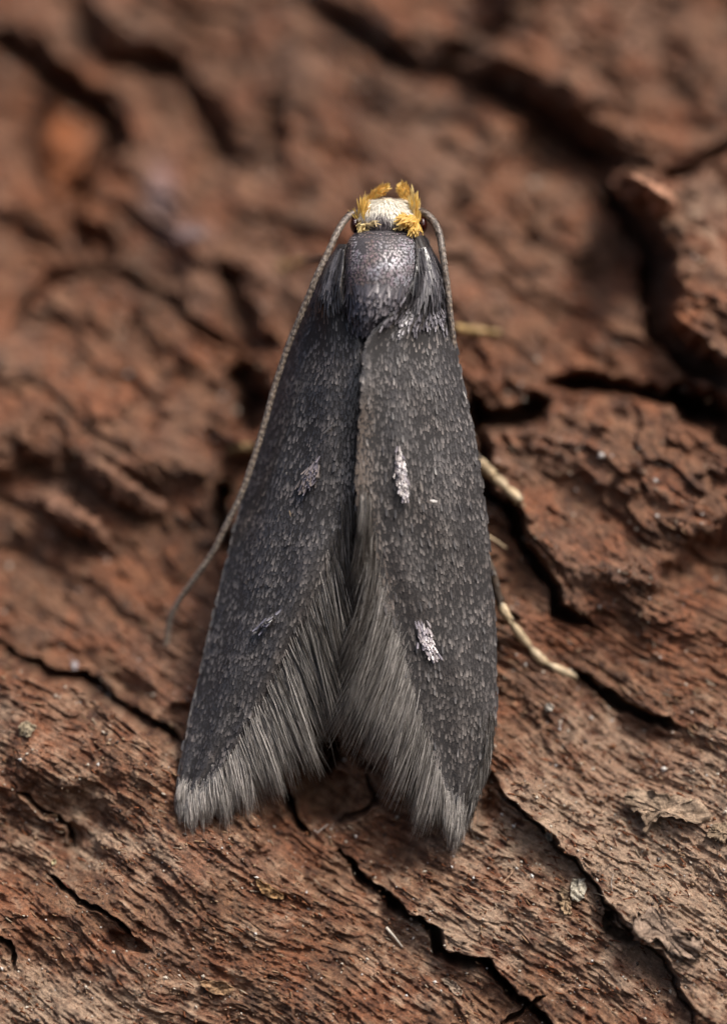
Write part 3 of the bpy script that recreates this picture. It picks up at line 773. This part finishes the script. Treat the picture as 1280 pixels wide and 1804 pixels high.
# ---- eyes
def ball(c, r, nu=24, nv=14):
    th = np.linspace(0, np.pi, nv); ph = np.linspace(0, 2 * np.pi, nu, endpoint=False)
    T, Q = np.meshgrid(th, ph, indexing='ij')
    V = c + r * np.stack([np.sin(T) * np.cos(Q), np.sin(T) * np.sin(Q), np.cos(T)], -1).reshape(-1, 3)
    i = np.arange(nv - 1)[:, None] * nu; j = np.arange(nu)[None]; k = (j + 1) % nu
    return V, np.stack([i + j, i + nu + j, i + nu + k, i + k], -1).reshape(-1, 4)
for ex in (625, 744):
    V, F = ball(P(ex, 396, -0.30), np.array([.085, .16, .15])); part('eye', V, F, M_EYE)

# ---- antennae
def antenna(pts, ys, r0, r1, label):
    n = 420; q = polyline([(a, b) for a, b in pts], n); yv = polyline([(y, 0) for y in ys], n)[:, 0]
    path = P(q[:, 0], q[:, 1], yv); s = np.linspace(0, 1, n)
    seg = np.concatenate([[0], np.cumsum(np.linalg.norm(np.diff(path, axis=0), axis=1))])
    r = (r0 + (r1 - r0) * s ** .7) * (1 + .04 * np.sin(seg * 2 * np.pi / .11))
    r[:25] *= np.linspace(1.25, 1, 25)
    V, F = tube(path, r, 10)
    g = .5 + .5 * np.sin(seg * 2 * np.pi / .11 + 1)
    far = np.linspace(0, 1, n)[:, None]; c = (srgb(100, 88, 80) * (1 - g[:, None] * .5) + srgb(175, 160, 142) * g[:, None] * .5) * (1 + .5 * far)
    c = np.concatenate([np.repeat(c, 10, 0), c[:1], c[-1:]])
    c *= (.65 + .6 * rng.uniform(0, 1, (len(c), 1)))
    ps = [(V, F, c)]
    m = 900; t = (rng.uniform(0, 1, m) ** 1.2 * (n - 2)).astype(int); T = norm(np.gradient(path, axis=0))[t]
    ph = rng.uniform(0, 6.28, m); A = norm(np.cross(T, [0, -1, .01])); B = np.cross(A, T); nn = np.cos(ph)[:, None] * A + np.sin(ph)[:, None] * B
    cc = srgb(150, 138, 128) * rng.uniform(.35, 1.1, (m, 1))
    ps.append(blades(path[t] + nn * (r[t] * .95)[:, None], T, nn, .06, .03, .012, cc * .8, cc))
    V, F, C = merge(ps)
    part('antenna', V, F, M_ANT, C, label=label)
antenna([(632, 377), (618, 378), (605, 391), (592, 413), (577, 446), (557, 488), (534, 545), (508, 608), (484, 680), (466, 745), (446, 810), (425, 870), (402, 918), (375, 972), (346, 1015), (318, 1055), (300, 1090), (293, 1135)],
        [-.25, -.35, -.45, -.55, -.62, -.62, -.5, -.35, -.2, -.1, 0, .1, .2, .35, .5, .7, .85, 1.0], .059, .048, 'left antenna, swept back free of the wing')
antenna([(737, 374), (750, 378), (765, 393), (774, 415), (779, 445), (784, 480), (789, 520), (793, 560), (798, 605), (802, 640), (806, 690), (806, 760)],
        [-.25, -.35, -.42, -.5, -.55, -.55, -.5, -.42, -.3, -.1, .15, .3], .072, .045, 'right antenna, folded down along the wing edge')

# ---- wings
WL = dict(rows=np.array([430, 470, 520, 560, 600, 680, 760, 820, 880, 940, 1010, 1090, 1180, 1260, 1330, 1390, 1425]),
          inn=np.array([612, 606, 606, 632, 648, 648, 642, 636, 628, 614, 592, 556, 508, 464, 418, 366, 340]),
          out=np.array([596, 566, 541, 525, 509, 484, 463, 445, 428, 412, 395, 376, 355, 336, 320, 312, 316]),
          yi=np.array([-.62, -.78, -.82, -.80, -.82, -.86, -.86, -.86, -.86, -.88, -.87, -.82, -.72, -.62, -.55, -.48, -.42]),
          dy=np.array([.5, .8, .95, 1.05, 1.15, 1.2, 1.25, 1.25, 1.25, 1.2, 1.1, 1.0, .8, .6, .4, .25, .15]))
WR = dict(rows=np.array([415, 450, 500, 550, 600, 680, 760, 820, 880, 940, 1010, 1090, 1180, 1260, 1330, 1400, 1450]),
          inn=np.array([730, 736, 728, 690, 641, 637, 632, 629, 628, 636, 655, 680, 705, 727, 751, 779, 800]),
          out=np.array([748, 768, 783, 792, 800, 815, 832, 842, 850, 857, 863, 869, 873, 872, 863, 842, 812]),
          yi=np.array([-.55, -.75, -.88, -1.0, -1.06, -1.1, -1.1, -1.1, -1.08, -1.02, -.95, -.86, -.76, -.68, -.6, -.52, -.46]),
          dy=np.array([.35, .5, .6, .7, .75, .75, .75, .75, .75, .72, .68, .62, .5, .4, .32, .22, .15]))
def wing_S(Wd, edge_up=-.05):
    # smooth, dense tables
    r = np.linspace(Wd['rows'][0], Wd['rows'][-1], 200)
    def sm(key):
        a = np.interp(r, Wd['rows'], Wd[key].astype(float))
        k = np.ones(9) / 9; pad = np.pad(a, 4, mode='reflect', reflect_type='odd')
        return np.convolve(pad, k, 'valid')
    ti, to, ty, td = sm('inn'), sm('out'), sm('yi'), sm('dy')
    def S(u, v):
        xi = np.interp(v, r, ti); xo = np.interp(v, r, to); yi = np.interp(v, r, ty); dy = np.interp(v, r, td)
        uc = np.clip(u, 0, 1)
        y = yi + dy * (0.18 * uc + 0.82 * uc ** 2.4) - edge_up * np.exp(-(uc / .12) ** 2)
        # slight folds running down the wing
        y = y + 0.018 * np.sin(uc * 16 + v / 160.) + .03 * gnoise(uc * 3, v / 140., 9)
        return P(xi + (xo - xi) * u, v, y)
    return S
def wing(Wd, label, seed):
    S = wing_S(Wd, .05 if seed else -.10); nv, nu = 120, 24
    v = np.linspace(Wd['rows'][0], Wd['rows'][-1], nv); u = np.linspace(0, 1, nu)
    VV, UU = np.meshgrid(v, u, indexing='ij'); f = S(UU.ravel(), VV.ravel())
    bk = f + np.array([0, .05, 0]); V = np.concatenate([f, bk]); m = nv * nu
    i = np.arange(nv - 1)[:, None] * nu; j = np.arange(nu - 1)[None]
    Q = np.stack([i + j, i + j + 1, i + nu + j + 1, i + nu + j], -1).reshape(-1, 4)
    edge = []
    for a in range(nv - 1):
        edge.append([a * nu, (a + 1) * nu, m + (a + 1) * nu, m + a * nu]); e = a * nu + nu - 1
        edge.append([e + nu, e, m + e, m + e + nu])
    for a in range(nu - 1):
        edge.append([a + 1, a, m + a, m + a + 1]); e = (nv - 1) * nu + a; edge.append([e, e + 1, m + e + 1, m + e])
    w = part('forewing', V, [Q, Q[:, ::-1] + m, np.array(edge)], M_WING, label=label)
    # scales in rows
    us, vs = [], []
    v = Wd['rows'][0] + 2
    r_i = 0
    while v < Wd['rows'][-1] + 4:
        wd = abs(np.interp(v, Wd['rows'], Wd['out']) - np.interp(v, Wd['rows'], Wd['inn']))
        k = max(3, int(wd / 3.5)); uu = (np.arange(k + 1) + .5 * (r_i % 2)) / k
        us.append(uu); vs.append(np.full(k + 1, v)); v += 5.4; r_i += 1
    u = np.concatenate(us); v = np.concatenate(vs)
    u = u + rng.normal(0, .008, len(u)); v = v + rng.normal(0, 2.2, len(u))
    k = (u > -.01) & (u < 1.02) & (v < Wd['rows'][-1]); u, v = u[k], v[k]
    p, a, b, nn = surf_frame(S, u, v, dv=6)
    N = len(p); sgn = np.sign(a[:, 0:1])
    xpx = 640 + 100 * p[:, 0]
    low = sstep(900, 1300, v)[:, None]
    d = b + np.array([[0, 0, -.5]]) * (.6 * low + .1) + rng.normal(0, .06, (N, 1)) * a - a * (0.25 * low * (1 - u[:, None] * .9))
    d = d - (d * nn).sum(1, keepdims=True) * nn
    # colour: charcoal, transverse flecks of paler tips; caught light and broad sheen painted in
    n1 = gnoise(xpx / 13, v / 7, 200 + seed); n2 = gnoise(xpx / 42, v / 42, 201 + seed); n3 = rng.uniform(0, 1, N)
    band = np.sin(v / 5.5 + 2 * gnoise(xpx / 30, v / 60, 7)) * .14
    pale = np.clip(.12 + .26 * n1 + .32 * n2 + .8 * (n3 ** 7 - .16) + band, 0, 1)[:, None]
    inner = (1 - .7 * (u < .06) * (v < 570))[:, None]  # shade painted along the inner edge beside the thorax
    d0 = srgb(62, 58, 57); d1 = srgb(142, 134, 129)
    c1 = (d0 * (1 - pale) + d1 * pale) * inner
    warm = (sstep(.22, .02, u) * sstep(640, 760, v) * sstep(1100, 960, v))[:, None] if seed else np.zeros((N, 1))
    warm2 = np.clip(gnoise(xpx / 60, v / 60, 205 + seed), 0, 1)[:, None] * .5
    c1 = c1 * (1 - warm * .6 - .0) + srgb(122, 104, 88) * warm * .6
    c1 = c1 * (1 - .5 * warm2) + c1 * np.array([1.25, 1.0, .85]) * .5 * warm2
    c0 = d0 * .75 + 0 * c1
    lng = 1 + .9 * (u < .14) * (v > 930) * rng.uniform(0, 1, N)
    lift = .006 + .010 * n3 ** 4 + .03 * (rng.uniform(0, 1, N) > .99)
    L = rng.uniform(.11, .17, N) * lng; Wt = rng.uniform(.034, .050, N)
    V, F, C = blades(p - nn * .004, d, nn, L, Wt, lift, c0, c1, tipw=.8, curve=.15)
    part('wing_scales', V, F, M_SCALE, C, w, kind='stuff')
    return w, S
wl, SL = wing(WL, 'left forewing, tucked under the right one', 0)
wr, SR = wing(WR, 'right forewing, overlapping the left one at the seam', 1)

# long shoulder scales and tegulae
def tegula(S, v0, v1, u0, u1, n, par, lean, seed, label):
    # a shield-shaped pad with long lying scales
    u = rng.uniform(u0, u1, n); v = v0 + (v1 - v0) * rng.uniform(0, 1, n) ** 1.1
    p, a, b, nn = surf_frame(S, u, v, dv=4)
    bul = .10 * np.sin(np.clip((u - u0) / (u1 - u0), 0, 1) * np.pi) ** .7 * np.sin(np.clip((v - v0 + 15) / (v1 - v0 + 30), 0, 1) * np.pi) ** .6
    p = p + nn * bul[:, None]
    d = b + a * (lean + rng.normal(0, .10, (n, 1)))
    g = np.clip(rng.uniform(0, 1, n) * .7 + .5 * gnoise(u * 9, v / 30, seed), 0, 1)[:, None]
    cc = srgb(58, 55, 58) * (1 - g) + srgb(124, 120, 124) * g
    cc = cc * (.3 + .7 * bul / .10)[:, None]  # shade painted in towards the pad edges
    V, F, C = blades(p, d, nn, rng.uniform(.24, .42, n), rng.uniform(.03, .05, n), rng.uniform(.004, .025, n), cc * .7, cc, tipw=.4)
    # pad underneath
    m = 12; U, Vv = np.meshgrid(np.linspace(u0, u1, m), np.linspace(v0, v1, m)); q, a2, b2, n2 = surf_frame(S, U.ravel(), Vv.ravel(), dv=4)
    bu = .10 * np.sin((U.ravel() - u0) / (u1 - u0) * np.pi) ** .7 * np.sin(np.clip((Vv.ravel() - v0 + 15) / (v1 - v0 + 30), 0, 1) * np.pi) ** .6
    top = q + n2 * (bu - .01)[:, None]
    i = np.arange(m - 1)[:, None] * m; j = np.arange(m - 1)[None]
    Q = np.stack([i + j, i + j + 1, i + m + j + 1, i + m + j], -1).reshape(-1, 4)
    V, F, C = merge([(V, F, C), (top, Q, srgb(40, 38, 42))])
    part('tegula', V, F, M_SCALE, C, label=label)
tegula(SR, 438, 520, .05, .95, 340, moth, .12, 3, 'right shoulder pad of long silvery scales')
tegula(SL, 440, 520, .14, .85, 300, moth, -.05, 4, 'left shoulder pad of long dull scales')
# white glinting scales across the right shoulder
N = 130
u = rng.uniform(.05, .95, N); v = 548 + 14 * np.sin(u * 3) + rng.normal(0, 13, N)
p, a, b, nn = surf_frame(SR, u, v, dv=5)
g = rng.uniform(0, 1, (N, 1)) ** 2; cc = srgb(76, 72, 78) * (1 - g) + srgb(165, 160, 166) * g
V, F, C = blades(p + nn * .01, b + a * rng.normal(0, .2, (N, 1)) + nn * .05, nn, rng.uniform(.06, .16, N), rng.uniform(.02, .05, N), .025, cc * .8, cc)
part('shoulder_scales', V, F, M_THSC, C, wr, kind='stuff')

# ---- fringes of long hair
def fringe(S, Wd, name, par, N, path, seed, ydrop):
    """path rows: v, u, dir(px dx,dy), length px ; hairs root on the wing surface"""
    T = np.array(path, float); s = rng.uniform(0, len(T) - 1, N); i = np.clip(s.astype(int), 0, len(T) - 2); f = (s - i)[:, None]
    R = T[i] * (1 - f) + T[i + 1] * f
    v, u, dx, dy, L, tone = R.T
    back = rng.uniform(0, 1, N) ** 1.5 + 1.6 * (rng.uniform(0, 1, N) > .9) * rng.uniform(0, 1, N)
    width = np.abs(np.interp(v, Wd['rows'], Wd['out']) - np.interp(v, Wd['rows'], Wd['inn'])) + 1
    u = u + back * 10 / width * np.where(u < .5, 1, -1); v = v - back * 6 + rng.normal(0, 6, N)
    p, a, b, nn = surf_frame(S, u, np.clip(v, Wd['rows'][0], Wd['rows'][-1]), dv=4)
    clump = np.floor(s * 7 + .5 * gnoise(s * 11, s * 0, seed))
    def hr(k): return (hash2(clump.astype(np.int64), np.full(N, k), seed) / 4294967296.0) * 2 - 1
    ang = np.arctan2(dy, dx) + .10 * hr(1) + rng.normal(0, .035, N)
    Lw = L / 100 * (1 + .34 * hr(2)) * rng.uniform(.7, 1.0, N)
    D = np.stack([np.cos(ang), np.zeros(N), -np.sin(ang)], 1)
    tip = p + D * Lw[:, None]; tip[:, 1] += ydrop * Lw + .10 * hr(3) + rng.normal(0, .05, N)
    # hairs of a clump draw together
    sc = np.clip((clump + .5) / 7, 0, len(T) - 1.001); ic = sc.astype(int); fc = (sc - ic)[:, None]; Rc = T[ic] * (1 - fc) + T[ic + 1] * fc
    s0 = np.clip(s, 0, len(T) - 1.001); R0 = R
    pc = S(Rc[:, 1], np.clip(Rc[:, 0], Wd['rows'][0], Wd['rows'][-1])); p0 = S(R0[:, 1], np.clip(R0[:, 0], Wd['rows'][0], Wd['rows'][-1]))
    tip = tip + (pc - p0) * .5 * np.array([1, .3, 1])
    mid = (p + tip) / 2 + nn * rng.uniform(-.03, .08, N)[:, None] * Lw[:, None] + np.array([1.0, 0, 0]) * rng.normal(0, .02, (N, 1))
    # keep above the bark
    by = bark_y(tip[:, 0], tip[:, 2]); tip[:, 1] = np.minimum(tip[:, 1], by - .02)
    tone = np.clip(tone + rng.normal(0, .28, N) + .2 * hr(4), 0, 1)[:, None]
    cc = srgb(122, 113, 105) * (1 - tone) + srgb(250, 244, 238) * tone
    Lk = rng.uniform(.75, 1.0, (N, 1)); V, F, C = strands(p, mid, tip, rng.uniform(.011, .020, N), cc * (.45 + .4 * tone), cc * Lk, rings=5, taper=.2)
    part(name, V, F, M_FRINGE, C, par, kind='stuff')
# v, u, dx, dy, length, tone
fringe(SL, WL, 'wing_fringe', wl, 4900, [
    (870, .04, .12, 1, 90, .1), (930, .04, .14, 1, 150, .15), (1000, .03, .22, 1, 190, .25), (1060, .03, .30, 1, 190, .3), (1110, .03, .34, 1, 190, .4), (1160, .03, .36, 1, 165, .5),
    (1210, .03, .36, 1, 140, .6), (1250, .03, .34, 1, 128, .7), (1290, .03, .30, 1, 115, .75), (1330, .03, .22, 1, 104, .9), (1365, .03, .16, 1, 84, 1.), (1390, .06, .10, 1, 66, 1.1),
    (1405, .3, .10, 1, 52, 1.2), (1412, .7, .08, 1, 38, 1.2), (1402, .97, -.1, 1, 34, 1.), (1385, .97, -.15, 1, 30, .8)], 31, .10)
fringe(SR, WR, 'wing_fringe', wr, 5700, [
    (860, .03, -.06, 1, 70, .1), (920, .04, -.16, 1, 120, .15), (980, .03, -.28, 1, 190, .25), (1040, .03, -.36, 1, 215, .35), (1100, .03, -.40, 1, 200, .45), (1150, .03, -.40, 1, 180, .5),
    (1200, .03, -.38, 1, 165, .5), (1250, .03, -.34, 1, 140, .5), (1300, .03, -.28, 1, 120, .5), (1350, .03, -.22, 1, 110, .5), (1395, .05, -.12, 1, 82, .65), (1425, .2, -.07, 1, 64, .7),
    (1440, .5, -.08, 1, 52, .7), (1425, .95, -.22, 1, 48, .5), (1380, .97, -.26, 1, 52, .3), (1320, .99, -.16, 1, 55, .2), (1260, .99, -.02, 1, 45, .15)], 47, .10)
# loose hind wing hair filling the gap behind the seam
def Sgap(u, v): return P(600 + 40 * u + 0 * v, v, -.45 + 0 * u)
N = 1500
s = rng.uniform(0, 1, N); sx = rng.choice([-1.0, 1.0], N)
rootp = P(632 - sx * -2 - 20 * s * (sx < 0) + 18 * s * (sx > 0), 900 + 190 * s, -.72 + .1 * rng.uniform(0, 1, N))
ang = np.pi / 2 + sx * (.12 + .2 * s) * -1 + rng.normal(0, .06, N); ang = np.where(sx < 0, np.pi / 2 - (.10 + .18 * s), np.pi / 2 + (.12 + .22 * s)) + rng.normal(0, .07, N)
Lw = rng.uniform(0.9, 1.7, N)
tip = rootp + np.stack([np.cos(ang), .06 + 0 * ang, -np.sin(ang)], 1) * Lw[:, None]
g = rng.uniform(0, 1, (N, 1)); cc = srgb(84, 70, 58) * (1 - g) + srgb(135, 118, 98) * g
V, F, C = strands(rootp, (rootp + tip) / 2, tip, .02, cc * .6, cc, rings=4)
part('inner_hair', V, F, M_FRINGE, C, body, kind='stuff')

# ---- raised tufts and stray scales on the wings
def wing_tuft(S, Wd, px, v, n, spread, L, W, lift, col, par, label, seed=0, lean=0.):
    xi = np.interp(v, Wd['rows'], Wd['inn']); xo = np.interp(v, Wd['rows'], Wd['out']); u0 = (px - xi) / (xo - xi)
    vv = v + np.clip(rng.normal(0, .5, n), -1.1, .9) * spread[1] - 8; u = u0 + (rng.normal(0, .5, n) * spread[0] + lean * (vv - v)) / (xo - xi)
    p, a, b, nn = surf_frame(S, u, vv, dv=4)
    d = b + a * rng.normal(0, .22, (n, 1)) + nn * .15
    cc = np.asarray(col) * rng.uniform(.6, 1.15, (n, 1))
    hue = rng.uniform(0, 1, (n, 1)); cc = cc * (1 - .3 * (hue > .6)) + .3 * (hue > .6) * srgb(140, 138, 165)
    V, F, C = blades(p + nn * (.02 + lift * .6 * rng.uniform(0, 1, (n, 1))), d, nn, rng.uniform(.7, 1.3, n) * L, rng.uniform(.7, 1.2, n) * W, lift * rng.uniform(.3, 1.2, n), cc * .6, cc, tipw=.85)
    part('scale_tuft', V, F, M_SCALE, C, par, label=label)
wing_tuft(SL, WL, 546, 840, 110, (11, 26), .16, .034, .045, srgb(142, 130, 124), wl, 'pale raised tuft halfway down the left wing', lean=-.25)
wing_tuft(SR, WR, 707, 840, 170, (7, 42), .13, .034, .045, srgb(160, 148, 147), wr, 'long pinkish white raised tuft halfway down the right wing', lean=.1)
wing_tuft(SR, WR, 754, 1134, 130, (11, 30), .12, .034, .04, srgb(162, 150, 152), wr, 'pinkish white tuft near the tip of the right wing', lean=.15)
wing_tuft(SL, WL, 466, 1102, 26, (9, 18), .12, .036, .10, srgb(76, 73, 73), wl, 'small dark grey tuft near the tip of the left wing', lean=-.4)

def loose(S, Wd, items, par):
    for (px, v, ang, L, W, col, lab_) in items:
        xi = np.interp(v, Wd['rows'], Wd['inn']); xo = np.interp(v, Wd['rows'], Wd['out']); u0 = np.array([(px - xi) / (xo - xi)])
        p, a, b, nn = surf_frame(S, u0, np.array([float(v)]), dv=4)
        T = np.array([[math.cos(ang), 0, -math.sin(ang)]]); T = T - (T * nn).sum() * nn
        V, F, C = blades(p + nn * .05, T, nn, L, W, .03, np.array(col) * .9, np.array(col), tipw=.4)
        part('loose_scale', V, F, M_SCALE, C, par, label=lab_)
loose(SR, WR, [(768, 884, 3.3, .13, .055, srgb(225, 220, 215), 'stray white scale on the right wing'), (738, 848, 1.4, .2, .04, srgb(120, 112, 105), 'stray grey scale beside the right tuft'),
               (812, 690, 1.2, .14, .03, srgb(170, 165, 160), 'fine stray scale near the right wing edge')], wr)
loose(SL, WL, [(506, 835, 0, .055, .05, srgb(225, 215, 195), 'white crumb on the left wing'), (572, 764, -.55, .26, .045, srgb(125, 120, 116), 'slanting stray scale on the left wing'),
               (512, 900, 1.1, .12, .03, srgb(150, 130, 105), 'brown stray scale on the left wing')], wl)

# ---- legs: thigh and shin mostly hidden, pale jointed feet touching the bark
def leg(pts, foot_from, r0, r1, pale, label, nrings=90):
    """pts: px,py,depth ; None depth = on the bark"""
    q = []
    for (a, b, c) in pts:
        if c is None:
            pb, _ = on_bark(a, b); q.append(pb[0] + np.array([0, -.06, 0]))
        else: q.append(P(a, b, c))
    q = polyline(np.array(q), nrings); s = np.linspace(0, 1, nrings)
    foot = s > foot_from
    def seg(mask, name, rr, col, knots=0):
        path = q[mask]; n = len(path); t = np.linspace(0, 1, n); r = rr[mask]
        if knots: r = r * (1 - .38 * np.abs(np.cos(t * np.pi * knots)) ** 8) 
        if knots: r = r * (1 + .2 * np.sin((t * knots % 1.0) * np.pi) - .1)
        V, F = tube(path, r, 10)
        c = np.broadcast_to(col, (len(V), 3)) * (1 if not knots else np.concatenate([np.repeat(1 - .45 * np.abs(np.cos(t * np.pi * knots)) ** 10, 10), [.6, .6]])[:, None]) * (0.75 + .4 * (0.5 + gnoise(V[:, 0] * 4, V[:, 2] * 4, 6)))[:, None]
        ps = [(V, F, c)]
        m = 70; k = rng.integers(0, n, m); T = norm(np.gradient(path, axis=0))[k]; ph = rng.uniform(0, 6.28, m)
        A = norm(np.cross(T, [0, -1, .01])); B = np.cross(A, T); nn = np.cos(ph)[:, None] * A + np.sin(ph)[:, None] * B
        cc = np.asarray(col) * rng.uniform(.6, 1.2, (m, 1))
        ps.append(blades(path[k] + nn * (r[k] * .9)[:, None], T + nn * .2, nn, .09, .03, .015, cc, cc, tipw=.4))
        return merge(ps)
    rr = r0 + (r1 - r0) * s
    V, F, C = seg(s <= foot_from + 1 / nrings, 'shin', rr, srgb(84, 72, 62))
    lg = part('leg', V, F, M_LEG, C, label=label)
    V, F, C = seg(foot, 'foot', rr, pale, 4)
    part('foot', V, F, M_LEG, C, lg)
PAL = srgb(206, 184, 150)
leg([(690, 640, .3), (800, 760, .55), (842, 812, .75), (872, 842, None), (918, 884, None)], .45, .10, .085, PAL, 'right middle leg with pale jointed foot')
leg([(670, 700, .35), (790, 880, .3), (858, 990, .15), (876, 1048, .25), (892, 1085, .3), (928, 1135, None), (962, 1168, None), (1014, 1194, None)], .47, .085, .075, PAL, 'right hind leg ending in a long pale jointed foot')
leg([(690, 470, .3), (760, 540, 1.0), (798, 575, 1.8), (838, 582, None), (880, 588, None)], .5, .09, .05, srgb(190, 160, 110), 'right front leg, blurred behind the wing')
leg([(650, 470, .3), (590, 455, 1.2), (548, 460, 2.2), (515, 464, None), (492, 470, None)], .55, .09, .05, srgb(190, 160, 110), 'left front leg, blurred behind the shoulder')
leg([(640, 640, .3), (520, 740, 1.1), (452, 785, 1.9), (425, 788, None), (408, 792, None)], .5, .09, .06, srgb(200, 172, 120), 'left middle leg, blurred beside the antenna')
# a thin spur of the hind leg
q = polyline([(855, 943, .75), (872, 952, .8), (892, 966, .85)], 12); V, F = tube(P(q[:, 0], q[:, 1], q[:, 2]), .028 * (1 - .6 * np.linspace(0, 1, 12)), 8)
part('leg_spur', V, F, M_LEG, np.broadcast_to(PAL, (len(V), 3)))
